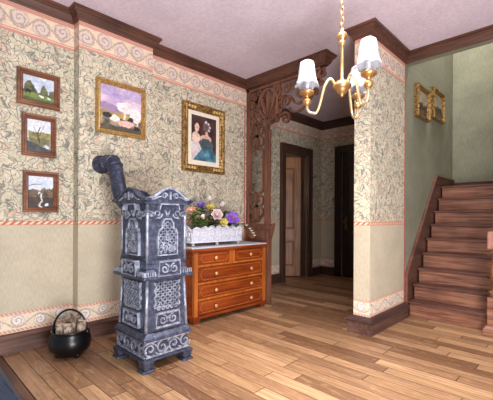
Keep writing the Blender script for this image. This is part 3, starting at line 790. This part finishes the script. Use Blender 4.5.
# relief on the two faces in view
def relief(nm,hw,f):
    R=MB(); 
    def rb(p,w,d0,d1,closed=False): R.ribbon(p,w,d0,d1,f,closed)
    low=lambda z:-.030-.014*(z-.245)/.355
    # base band: running scrolls
    n=4 if nm=='front' else 4
    for i in range(n):
        cx=-hw*.72+i*(hw*1.44/(n-1)); s=1 if i%2 else -1
        rb(spiral(cx,.142,.043,.008,PI*.5*s,PI*.5*s+2.4*PI*s,22),.010,-.026,-.012)
        rb(bez((cx-.05,.142-s*.03),(cx-.02,.142-s*.05),(cx+.02,.142-s*.05),(cx+.05,.142-s*.01),8),.009,-.026,-.014)
    rb([(-hw+.02,.19),(hw-.02,.19)],.010,-.026,-.010); rb([(-hw+.02,.095),(hw-.02,.095)],.010,-.026,-.010)
    # lower panel pair: plaque and lattice
    def plaque(z0,z1,w,d,c):
        rb([(-w,z0),(w,z0),(w*.92,z1),(-w*.92,z1)],.014,d-.02,d+.016,True)
        MB().poly([(-w,z0),(w,z0),(w*.92,z1),(-w*.92,z1)],d-.02,d+.004,f).build('plaque',IRON,stv)
        zc=(z0+z1)/2
        for s in (1,-1):
            rb(spiral(s*w*.42,zc,.034,.008,PI/2,PI/2+s*2.6*PI,20),.009,d,d+.014)
        rb([(-w*.12,zc-.02),(0,zc+.02),(w*.12,zc-.02)],.009,d,d+.014)
    c0=.02 if nm=='front' else 0
    plaque(.275,.365,hw*.50,-.028,0)
    plaque(.615,.715,hw*.46,-.012,0)
    # beading on ledge
    for i in range(22):
        a=-hw+.01+i*(2*hw-.02)/21
        if abs(a)>hw*.5: R.box(*[q for pr in zip(f(a-.004,.622,-.012),f(a+.004,.652,.0)) for q in pr])
    # lattice
    z0,z1,w=.40,.575,hw*.46
    d0,d1=-.040,-.024
    def seg(p,q): rb([p,q],.0065,d0,d1)
    k=0
    for s in (1,-1):
        for i in range(-6,8):
            b=i*.036
            p=[];
            for t in [j/40 for j in range(41)]:
                a=-w+2*w*t; z=(z0+z1)/2+s*(a)*.95+b
                if z0<z<z1: p.append((a,z))
            if len(p)>2: seg(p[0],p[-1])
    for s in (1,-1):
        rb([(s*(w+.006+.006*math.sin(j*1.3)),z0+(z1-z0)*j/16) for j in range(17)],.010,d0,d1)
    for i in range(5):
        cx=-w+.02+i*(2*w-.04)/4
        rb(spiral(cx,z0-.002,.018,.004,0,2.2*PI,12),.008,d0,d1+.002)
    # upper panel: shaped cartouche with lattice and figure
    d0,d1=-.044,-.028
    W=hw*.40
    out=[(-W,.755),(W,.755),(W,.90),(W*.86,.93),(W*.62,.935),(W*.55,.975),(W*.3,1.0),(-W*.3,1.0),(-W*.55,.975),(-W*.62,.935),(-W*.86,.93),(-W,.90)]
    rb(out,.012,d0,d1+.006,True)
    for s in (1,-1):
        for i in range(-7,8):
            p=[]
            for t in [j/40 for j in range(41)]:
                a=-W*.9+1.8*W*t; z=.87+s*a*1.1+i*.038
                top=.99 if abs(a)<W*.5 else .92
                if .765<z<top: p.append((a,z))
            if len(p)>2: seg(p[0],p[-1])
    for (cx,cz,r,s) in ((-.02,.81,.032,1),(.028,.80,.026,-1),(0,.87,.026,1)):
        rb(spiral(cx,cz,r,.006,0,s*2.6*PI,18),.010,d0,d1+.008)
    # upper garland
    for s in (1,-1):
        rb([(s*a,z) for a,z in spiral(hw*.40,1.035,.034,.008,PI,PI+2.5*PI,18)],.010,d0,d1)
        rb([(s*a,z) for a,z in bez((hw*.78,1.06),(hw*.7,1.0),(hw*.6,1.06),(hw*.45,1.0),10)],.010,d0,d1)
        rb([(s*a,z) for a,z in spiral(hw*.66,1.03,.022,.006,0,2.2*PI,14)],.009,d0,d1)
        rb([(s*hw*.10,1.06),(0,1.02)],.010,d0,d1)
    # pediment relief
    d0,d1=-.008,.006
    for s in (1,-1):
        rb([(s*a,z) for a,z in spiral(.045,1.155,.022,.005,PI,PI-2.4*PI,16)],.008,d0,d1)
        rb([(s*a,z) for a,z in bez((.07,1.15),(.10,1.15),(.11,1.13),(.14,1.128),8)],.008,d0,d1)
    rb([(0,1.13),(0,1.185)],.014,d0,d1)
    rb([(-hw*.42,1.06),(-hw*.36,1.10),(hw*.36,1.10),(hw*.42,1.06)],.010,-.036,d1-.004)
    return R
for nm,hw,f in faces():
    if nm in('front','left'): relief(nm,hw,f).build('relief_ornament',SILVER,stv)
# flue pipe: rises behind the stove and elbows into the breast
pp=MB()
path=[(-2.43,1.28,1.088),(-2.49,1.268,1.095),(-2.545,1.258,1.12),(-2.578,1.252,1.155)]+[(-2.60,1.25,1.20),(-2.645,1.25,1.30),(-2.675,1.25,1.385)]+[(-2.70,1.25,1.43),(-2.745,1.25,1.455),(-2.80,1.25,1.458),(-2.945,1.25,1.452)]
pp.tube(path,.056,20); 
fp=pp.build('flue_pipe',IRON,stv)
c=MB()
def tor(p,ax,R,r):
    c.lathe([(R-.01,-r),(R+r*.6,-r*.8),(R+r,0),(R+r*.6,r*.8),(R-.01,r)],p,20,axis=ax)
tor((-2.69,1.25,1.412),(-.5,0,.87),.057,.008); tor((-2.735,1.25,1.45),(-.85,0,.5),.057,.008); tor((-2.82,1.25,1.456),(-1,0,0),.057,.008)
c.build('pipe_collar',IRON,fp)
c=MB(); c.lathe([(.058,.05),(.062,.045),(.064,.02),(.076,.012),(.078,0)],(-2.949,1.25,1.452),24,axis=(1,0,0)); c.build('wall_rosette',IRON,fp)

# ------------------------------------------------------------------ log pot
px,py=-2.70,.925
pot=thing('log_pot','round black iron pot holding firewood, on the floor by the left wall','pot',(px,py,0))
prof=[(.06,.018),(.10,.022),(.135,.06),(.143,.10),(.135,.145),(.118,.172),(.122,.180),(.126,.19),(.118,.192),(.108,.178),(.125,.14),(.13,.10),(.12,.06),(.08,.04),(.001,.036)]
MB().lathe(prof,(px,py,0),32).build('bowl',BLACK,pot)
for a in (.2,2.3,4.4):
    MB().lathe([(.012,0),(.016,.01),(.022,.035)],(px+.085*math.cos(a),py+.085*math.sin(a),0),10).build('foot',BLACK,pot)
hx,hy=.70,.72  # handle plane runs roughly across the view
hp=[(px+hx*.122*math.cos(t),py+hy*.122*math.cos(t),.178+.155*math.sin(t)) for t in [PI*i/20 for i in range(21)]]
MB().tube(hp,.0075,8).build('handle',BLACK,pot)
for s in (1,-1): MB().lathe([(.02,-.012),(.02,.012)],(px+s*hx*.122,py+s*hy*.122,.176),12,axis=(hx,hy,0)).build('handle_lug',BLACK,pot)
def log(dx,dy,z0,h,r,tilt,az,label):
    c=Vector((px+dx,py+dy,z0)); ax=Vector((math.sin(tilt)*math.cos(az),math.sin(tilt)*math.sin(az),math.cos(tilt)))
    root=thing('firewood_log',label,'log',tuple(c),'firewood in the black pot')
    def wob(rr,hh,a,i): return (rr*(1+.10*math.sin(a*3+dx*90)+.05*math.sin(a*7)),hh)
    MB().lathe([(r,0),(r*.98,h*.5),(r*1.02,h)],tuple(c),14,axis=ax,scal=wob).build('bark',BARK,root)
    e=c+ax*h
    MB().lathe([(r*.86,0),(r*.86,.003)],tuple(e),14,axis=ax,scal=wob).build('cut_end',CUT,root)
# right of view = (.715,.699), toward camera = (.699,-.715)
def vd(r,t): return (r*.715+t*.699,r*.699-t*.715)
for (r_,t_,z0,h,rad,ti,az,lb) in ((-.055,.03,.075,.155,.040,.06,2,'short pale log at the left front of the black pot'),
      (.005,-.045,.075,.215,.036,.08,2.2,'tallest log standing at the back of the black pot'),
      (.015,.045,.075,.165,.030,.1,5,'slim log at the front centre of the black pot'),
      (.068,.005,.075,.185,.030,.1,.8,'log leaning at the right rim of the black pot'),):
    dx,dy=vd(r_,t_); log(dx,dy,z0,h,rad,ti,az,lb)

# ------------------------------------------------------------------ chest of drawers
CX0,CX1=-3.02,-2.625; CY0,CY1=1.985,2.985
ch=thing('chest_of_drawers','glossy red-brown mahogany chest with two small and three wide drawers','chest of drawers',((CX0+CX1)/2,(CY0+CY1)/2,0))
m=MB(); m.box(CX0,CX1-.012,CY0+.006,CY1-.006,.055,.675); m.build('carcass',CHESTW,ch,bevel=.003)
m=MB(); m.box(CX0-.005,CX1+.035,CY0-.045,CY1+.045,.688,.71); m.box(CX0-.005,CX1+.02,CY0-.028,CY1+.028,.675,.688); m.build('top',CHESTW,ch,bevel=.005)
for y0,y1 in ((CY0,CY0+.045),(CY1-.045,CY1)): MB().box(CX1-.03,CX1+.012,y0,y1,.055,.675).build('corner_post',CHESTZ,ch,bevel=.005)
m=MB(); m.box(CX0,CX1+.016,CY0-.012,CY1+.012,.045,.075); m.build('plinth',CHESTW,ch,bevel=.004)
for x in (CX0+.04,CX1-.03):
    for y in (CY0+.035,CY1-.035): MB().frus((x-.025,x+.025,y-.03,y+.03,0),(x-.04,x+.04,y-.045,y+.045,.045)).build('foot',CHESTW,ch,bevel=.003)
for z in (.545,.378,.225): MB().box(CX1-.012,CX1+.004,CY0+.045,CY1-.045,z-.012,z+.012).build('rail',CHESTZ,ch,bevel=.002)
MB().box(CX1-.012,CX1+.004,CY0+.445,CY0+.525,.557,.675).build('divider',CHESTZ,ch,bevel=.002)
rows=[(.562,.668,[(CY0+.055,CY0+.44,[.5]),(CY0+.53,CY1-.055,[.5])]),(.395,.528,[(CY0+.055,CY1-.055,[.22,.78])]),(.24,.362,[(CY0+.055,CY1-.055,[.22,.78])]),(.083,.208,[(CY0+.055,CY1-.055,[.22,.78])])]
frc=lambda a,b,d:(CX1+d,a,b)
for z0,z1,ds in rows:
    for y0,y1,ks in ds:
        D=MB().box(CX1-.011,CX1+.008,y0,y1,z0,z1).build('drawer',CHESTW,ch,bevel=.003)
        i=.016; zc=(z0+z1)/2
        g=MB(); g.ribbon([(y0+i,zc),(y0+i+.03,z0+i),(y1-i-.03,z0+i),(y1-i,zc),(y1-i-.03,z1-i),(y0+i+.03,z1-i)],.006,.007,.0105,frc,True)
        g.build('inlay',INLAY,D)
        for q in ks:
            MB().lathe([(.008,0),(.008,.012),(.018,.020),(.019,.027),(.012,.034),(.001,.036)],(CX1+.008,y0+(y1-y0)*q,zc),16,axis=(1,0,0)).build('knob',KNOB,D)
# cloth
cl=MB(); cl.box(-3.0,-2.625,1.96,3.0,.7105,.722)
n=34
for i in range(n): cl.lathe([(.017,0),(.017,.0105)],(-2.625,1.972+i*(1.016/(n-1)),.711),10)
o=cl.build('table_runner',CLOTH); o['label']='white lace runner lying on the mahogany chest'; o['category']='cloth'

# ------------------------------------------------------------------ planter and flowers
PX0,PX1,PY0,PY1=-2.90,-2.72,2.03,2.70; PZ=.724
plr=thing('planter','white filigree metal planter box with scalloped rim, on the mahogany chest','planter',((PX0+PX1)/2,(PY0+PY1)/2,PZ))
pcx,pcy=(PX0+PX1)/2,(PY0+PY1)/2
m=MB()
zb,zt=PZ+.035,PZ+.165
sides=[('f',PY1-PY0,lambda a,b,d:(PX1+d+(b-zb)*.10,PY0+a,b)),('l',PX1-PX0,lambda a,b,d:(PX0+a,PY0-d-(b-zb)*.10,b)),('b',PY1-PY0,lambda a,b,d:(PX0-d-(b-zb)*.10,PY0+a,b)),('r',PX1-PX0,lambda a,b,d:(PX0+a,PY1+d+(b-zb)*.10,b))]
for nm,w,f in sides:
    k=int(w/.09)
    N=k*8
    up=[]
    for i in range(N+1):
        t=i/N; up.append((t*w,zt+.022*abs(math.sin(t*k*PI))+.02*math.sin(t*PI)))
    m.poly([(0,zb),(w,zb)]+list(reversed(up)),-.008,0,f)
m.box(PX0,PX1,PY0,PY1,zb,zb+.01)
m.build('box',WHITE,plr)
m=MB()
for nm,w,f in sides[:2]:
    k=max(2,int(w/.085))
    for i in range(k):
        cx=(i+.5)*w/k; s=1 if i%2 else -1
        m.ribbon(spiral(cx,zb+.085,.040,.006,s*PI/2,s*PI/2+s*2.6*PI,20),.007,0,.009,f)
        m.ribbon(spiral(cx,zb+.03,.022,.005,-s*PI/2,-s*PI/2-s*2.2*PI,14),.007,0,.009,f)
        m.ribbon(bez((cx-.04,zb+.12),(cx-.02,zb+.155),(cx+.02,zb+.155),(cx+.04,zb+.12),8),.007,0,.009,f)
    m.ribbon([(0,zb+.004),(w,zb+.004)],.010,0,.009,f)
m.build('filigree',mat_plain('bright white filigree',rgb(226,226,236),.45,0,.04),plr)
for x in (PX0+.02,PX1-.02):
    for y in (PY0+.03,pcy,PY1-.03):
        MB().lathe([(.012,0),(.020,.008),(.012,.02),(.018,.036)],(x,y,PZ),12).build('foot',WHITE,plr)
MB().box(PX0+.004,PX1-.004,PY0+.004,PY1-.004,zb+.011,zt-.03).build('filler',SOIL,plr)

FG='flowers in the white planter'
def petal(m,c,d,up,L,W,curl=.35,n=5,cup=.25):
    """a petal from c along d, width W; curls toward up"""
    d=Vector(d).normalized(); up=Vector(up); up=(up-d*up.dot(d)).normalized(); sd=d.cross(up)
    vs=[]
    for i in range(n+1):
        t=i/n; w=W*math.sin(PI*(t*.82+.13))**.8
        p=Vector(c)+d*L*t+up*(curl*L*t*t)
        for j in(-1,-.5,0,.5,1): vs.append(p+sd*w*j*.5+up*(cup*w*j*j))
    fs=[]
    for i in range(n):
        for j in range(4): fs.append((i*5+j,i*5+j+1,i*5+j+6,i*5+j+5))
    o=len(m.v); m.add(vs,fs,True)
    # thickness
    vs2=[v-up*.0015 for v in vs]; m.add(vs2,[tuple(reversed(q)) for q in fs],True)
def flower(name,label,head,kind,mat,sz,face=(.75,-.5,.45),mat2=None,base=None):
    head=Vector(head); F=Vector(face).normalized()
    base=Vector(base or (max(PX0+.03,min(PX1-.03,head.x-.02)),max(PY0+.04,min(PY1-.04,pcy+(head.y-pcy)*.8)),zt-.028))
    root=thing(name,label,'flower',tuple(base),FG)
    a=F.cross(Vector((0,0,1))).normalized(); b=a.cross(F)
    MB().tube(bez(tuple(base),tuple(base+Vector((0,0,.6*(head.z-base.z)))),tuple(head-F*.06),tuple(head-F*.005),8),.004,6).build('stem',LEAF,root)
    m=MB()
    def dirn(q,tilt): return (a*math.cos(q)+b*math.sin(q))*math.cos(tilt)+F*math.sin(tilt)
    if kind=='rose':
        for ring,(cnt,L,tl) in enumerate(((6,1,.15),(6,.85,.6),(5,.65,.95),(4,.45,1.2))):
            for i in range(cnt):
                q=2*PI*i/cnt+ring*.5
                petal(m,head,dirn(q,tl),F,sz*L,sz*1.1*L,.25,5,.35)
        m.sphere(tuple(head+F*sz*.3),sz*.22,8,6)
    elif kind=='bud':
        for i in range(5): petal(m,head,dirn(2*PI*i/5,1.0),dirn(2*PI*i/5+PI,.1),sz,sz*.75,.15,5,.3)
        m.sphere(tuple(head+F*sz*.35),sz*.3,8,6)
    elif kind=='star':
        for i in range(6): petal(m,head,dirn(2*PI*i/6+.3,.3),F*-1,sz,sz*.95,.3,5,-.2)
    m.build('petals',mat,root)
    if kind=='star':
        c=MB(); c.sphere(tuple(head+F*sz*.18),sz*.2,8,6)
        for i in range(4): c.tube([head+F*.004,head+dirn(i*1.7,1.0)*sz*.55],.003,5)
        c.build('flower_centre',mat2 or PYEL,root)
    for i in range(2):
        lf=MB()
        p=base.lerp(head,.45+.2*i); q=random.random()*6.28
        petal(lf,p,(math.cos(q)*.6+.3,math.sin(q),.5),(0,0,1),sz*1.1,sz*.4,-.3,5,.2)
        lf.build('leaf',LEAF,root)
flower('rose','large blush-white rose at the middle of the white planter',(-2.74,2.36,1.03),'rose',PPINK,.066,(.8,-.45,.3))
flower('orchid','vivid purple orchid at the right of the white planter',(-2.73,2.575,1.0),'star',PPUR,.08,(.8,-.35,.35),PMAG)
flower('carnation','pale yellow blossom just above the blush rose',(-2.79,2.32,1.105),'rose',PYEL,.045,(.6,-.4,.6))
flower('carnation','pale yellow blossom low between rose and purple orchid',(-2.70,2.42,.955),'rose',PYEL,.046,(.8,-.4,.2))
flower('tulip','white bud standing highest over the planter',(-2.80,2.31,1.185),'bud',PWHITE,.055,(.1,-.1,1))
flower('tulip','pinkish white bud right of the highest bud, above the rose',(-2.80,2.47,1.125),'bud',PPINK,.062,(.4,.25,.8))
flower('tulip','white bud low at left, beside the green leaves',(-2.73,2.175,.995),'bud',PWHITE,.055,(.6,-.5,.6))
flower('hyacinth','lilac blossom at the upper left of the planter',(-2.80,2.20,1.125),'rose',PLIL,.05,(.5,-.4,.7))
flower('lily','peach lily at the far left, next to the stove',(-2.76,2.05,1.075),'star',PPEACH,.055,(.4,-.5,.7),PPINK)
def sprig(label,base,tip,n,L,mat,name='leaf_sprig'):
    L*=1.25; n+=5
    base=Vector(base); tip=Vector(tip); root=thing(name,label,'leaves',tuple(base),'leaf sprigs in the white planter')
    pts=bez(tuple(base),tuple(base+Vector((0,0,(tip.z-base.z)*.6+.03))),tuple(tip-(tip-base)*.2),tuple(tip),10)
    MB().tube(pts,.0035,6).build('stem',LEAF,root)
    m=MB()
    for i in range(n):
        p=Vector(pts[2+int(8*i/n)]); q=i*2.4
        petal(m,p,(math.cos(q)*.8+.25,math.sin(q)*.9,.45),(0,0,1),L,L*.5,-.35,5,.15)
    m.build('leaf',mat,root)
zb_=zt-.028
sprig('fresh green leaves at the left end of the planter',(-2.80,2.10,zb_),(-2.75,2.10,1.09),9,.085,LEAF2)
sprig('green leaves drooping over the left front of the planter',(-2.78,2.14,zb_),(-2.70,2.13,.97),8,.075,LEAF2)
sprig('dark leaves behind the lilac blossom',(-2.83,2.24,zb_),(-2.84,2.245,1.12),9,.07,LEAF3)
sprig('dark leaves between white buds above the rose',(-2.84,2.40,zb_),(-2.84,2.42,1.09),9,.07,LEAF3)
sprig('dark leaves low in front below the rose',(-2.77,2.30,zb_),(-2.71,2.29,.95),9,.065,LEAF)
sprig('dark leaves behind the purple orchid',(-2.83,2.52,zb_),(-2.83,2.55,1.07),9,.07,LEAF)
sprig('dark green leaves below the purple orchid',(-2.77,2.52,zb_),(-2.70,2.54,.94),8,.065,LEAF)
# trailing spray with small white flowers
tr=thing('trailing_spray','trailing spray with small white flowers hanging over the right end of planter','leaves',(-2.80,2.64,zb_),'leaf sprigs in the white planter')
pts=bez((-2.80,2.64,zb_),(-2.78,2.70,1.0),(-2.74,2.80,.93),(-2.72,2.90,.79),14)
MB().tube(pts,.0035,6).build('stem',LEAF,tr)
m=MB()
for i in range(3,15):
    p=pts[i]; q=i*2.2
    petal(m,p,(math.cos(q)*.7+.2,math.sin(q)*.7,.2),(0,0,1),.045,.022,-.2)
    if i in (6,9,11,12,13,14):
        m2=MB()
        for j in range(5): petal(m2,(p[0]+.012,p[1],p[2]+.006),(math.cos(j*1.257),math.sin(j*1.257),.5),(0,0,1),.030,.022,.1)
        m2.build('petals',PWHITE,tr)
m.build('leaf',LEAF,tr)

# ------------------------------------------------------------------ chandelier
HXc,HYc=-1.162,2.08
cd=thing('chandelier','brass three-armed chandelier with frosted white glass shades hanging from ceiling','chandelier',(HXc,HYc,1.80))
MB().lathe([(.001,-.05),(.018,-.048),(.03,-.03),(.055,-.02),(.06,-.002),(.06,-.0005)],(HXc,HYc,ZC),24).build('ceiling_canopy',BRASS,cd)
m=MB(); z=2.655; i=0
while z>2.205:
    pts=[]
    for k in range(12):
        a=2*PI*k/12; rx,rz=.010*math.cos(a),.024*math.sin(a)
        pts.append((HXc+(rx if i%2 else 0),HYc+(0 if i%2 else rx),z-.02+rz))
    m.tube(pts,.0032,6,closed=True); z-=.036; i+=1
m.build('chain',BRASS,cd)
MB().lathe([(.008,.40),(.014,.39),(.010,.375),(.030,.365),(.034,.345),(.026,.33),(.014,.32),(.024,.31),(.022,.295),(.011,.285),(.0105,.07),(.018,.06),(.03,.055),(.035,.045),(.05,.04),(.062,.022),(.060,.01),(.045,.0),(.040,-.01),(.026,-.028),(.014,-.036),(.012,-.045),(.001,-.055)],(HXc,HYc,1.862),28).build('hub',BRASS,cd)
Rv=Vector((.715,.699,0)); Fv=Vector((-.699,.715,0))
for (lat,dep,zb2) in ((-.22,.06,1.80),(.112,-.18,1.832),(.165,.19,1.822)):
    d=Rv*lat+Fv*dep; L=d.length; dn=d/L
    c0=Vector((HXc,HYc,0))
    def P(r,z): return tuple(c0+dn*r+Vector((0,0,z)))
    B=zb2
    pts=bez(P(.045,1.885),P(.06,1.95),P(.09,1.955),P(.115,1.88),8)+bez(P(.115,1.88),P(.14,1.79),P(.15,1.70),P(L-.045,1.715),10)[1:]+bez(P(L-.045,1.715),P(L-.005,1.72),P(L,1.74),P(L,B-.025),8)[1:]
    A=MB().tube(pts,.0095,10).build('arm',BRASSA,cd)
    cc=tuple(c0+d+Vector((0,0,B)))
    MB().lathe([(.010,-.03),(.024,-.022),(.029,-.004),(.024,.012),(.012,.02),(.012,.03),(.026,.038),(.046,.050),(.050,.064),(.046,.067),(.015,.060)],cc,22).build('cup',BRASS,A)
    MB().lathe([(.013,.058),(.013,.13),(.010,.135),(.010,.16)],cc,14).build('candle_sleeve',WHITE,A)
    def scal(r,h,a,i):
        k=1+.0*a
        f=[1,.6,.35,.15,.05,0,0][min(i,6)] if i<7 else [0,.05,.15,.35,.6,1][min(i-7,5)] if False else 0
        return r,h
    pr=[(.080,.106),(.075,.118),(.066,.140),(.060,.165),(.055,.20),(.051,.235),(.045,.262),(.030,.272)]
    inner=[(r-.003,h-.001) for r,h in reversed(pr[:-1])]
    wts={0:1,1:.7,2:.3}
    def scal(r,h,a,i):
        j=i if i<len(pr) else (len(pr)+len(inner)-1-i)
        w=wts.get(j,0); s=math.cos(a*8)
        return r*(1+.07*w*s), h-.012*w*s
    prof=pr+[(.027,.259)]+[(r,h) for r,h in inner]
    def scal2(r,h,a,i):
        j=i if i<len(pr) else max(0,len(prof)-1-i)
        w=wts.get(j,0); s=math.cos(a*7)
        return r*(1+.05*w*s), h-.008*w*s
    # open bottom: shell of outer and inner skins
    n=48; vs=[];M=len(prof)
    for i,(r,h) in enumerate(prof):
        for k in range(n):
            a=2*PI*k/n; rr_,hh=scal2(r,h,a,i); vs.append((cc[0]+rr_*math.cos(a),cc[1]+rr_*math.sin(a),cc[2]+hh))
    fs=[]
    for i in range(M):
        j=(i+1)%M
        for k in range(n): fs.append((i*n+k,i*n+(k+1)%n,j*n+(k+1)%n,j*n+k))
    MB().add(vs,fs,True).build('lamp_shade',GLASS,A)

# ------------------------------------------------------------------ light
W=bpy.data.worlds.new('World'); S.world=W; W.use_nodes=True
bg=W.node_tree.nodes['Background']; bg.inputs[0].default_value=(.86,.90,1.0,1); bg.inputs[1].default_value=.35
def area(name,loc,tgt,sx,sy,e,col,spread=180):
    l=bpy.data.lights.new(name,'AREA'); l.shape='RECTANGLE'; l.size=sx; l.size_y=sy; l.energy=e; l.color=col; l.spread=math.radians(spread)
    o=bpy.data.objects.new(name,l); COL.objects.link(o); o.location=loc
    o.rotation_euler=(Vector(tgt)-Vector(loc)).to_track_quat('-Z','Y').to_euler(); return o
area('added_key_light',(-1.05,1.75,2.62),(-1.15,1.80,0),.7,.7,27,(1,.97,.93),100)  # added area light to brighten the floor, no fixture hangs here
area('front_fill',(1.35,.2,1.9),(-2.2,2.2,1.2),1.0,1.0,50,(1,.985,.96))
area('bounce_light',(.5,.5,.3),(-1.5,2.2,2.7),1.0,1.0,92,(.97,.96,1))
area('stairwell_light',(-1.0,4.25,4.1),(-.95,5.47,1.8),.4,.5,36,(1,.98,.93))
def point(name,loc,e,col,r):
    l=bpy.data.lights.new(name,'POINT'); l.energy=e; l.color=col; l.shadow_soft_size=r
    o=bpy.data.objects.new(name,l); COL.objects.link(o); o.location=loc
point('side_room_lamp',(-4.1,4.25,1.6),6.0,(1,.82,.6),.08)

# ------------------------------------------------------------------ camera
cam=bpy.data.cameras.new('camera'); co=bpy.data.objects.new('camera',cam); COL.objects.link(co)
cam.sensor_fit='HORIZONTAL'; cam.sensor_width=36; cam.lens=349/493*36; cam.shift_y=(216.45-200)/493
cam.clip_start=.05
co.matrix_world=Matrix.Translation((0,0,1.02))@Matrix.Rotation(math.radians(44.38),4,'Z')@Matrix.Rotation(PI/2,4,'X')@Matrix.Rotation(math.radians(.309),4,'Z')
S.camera=co
S.view_settings.view_transform='Standard'; S.view_settings.look='None'; S.view_settings.gamma=1; S.view_settings.use_curve_mapping=False
S.view_settings.exposure=0.35
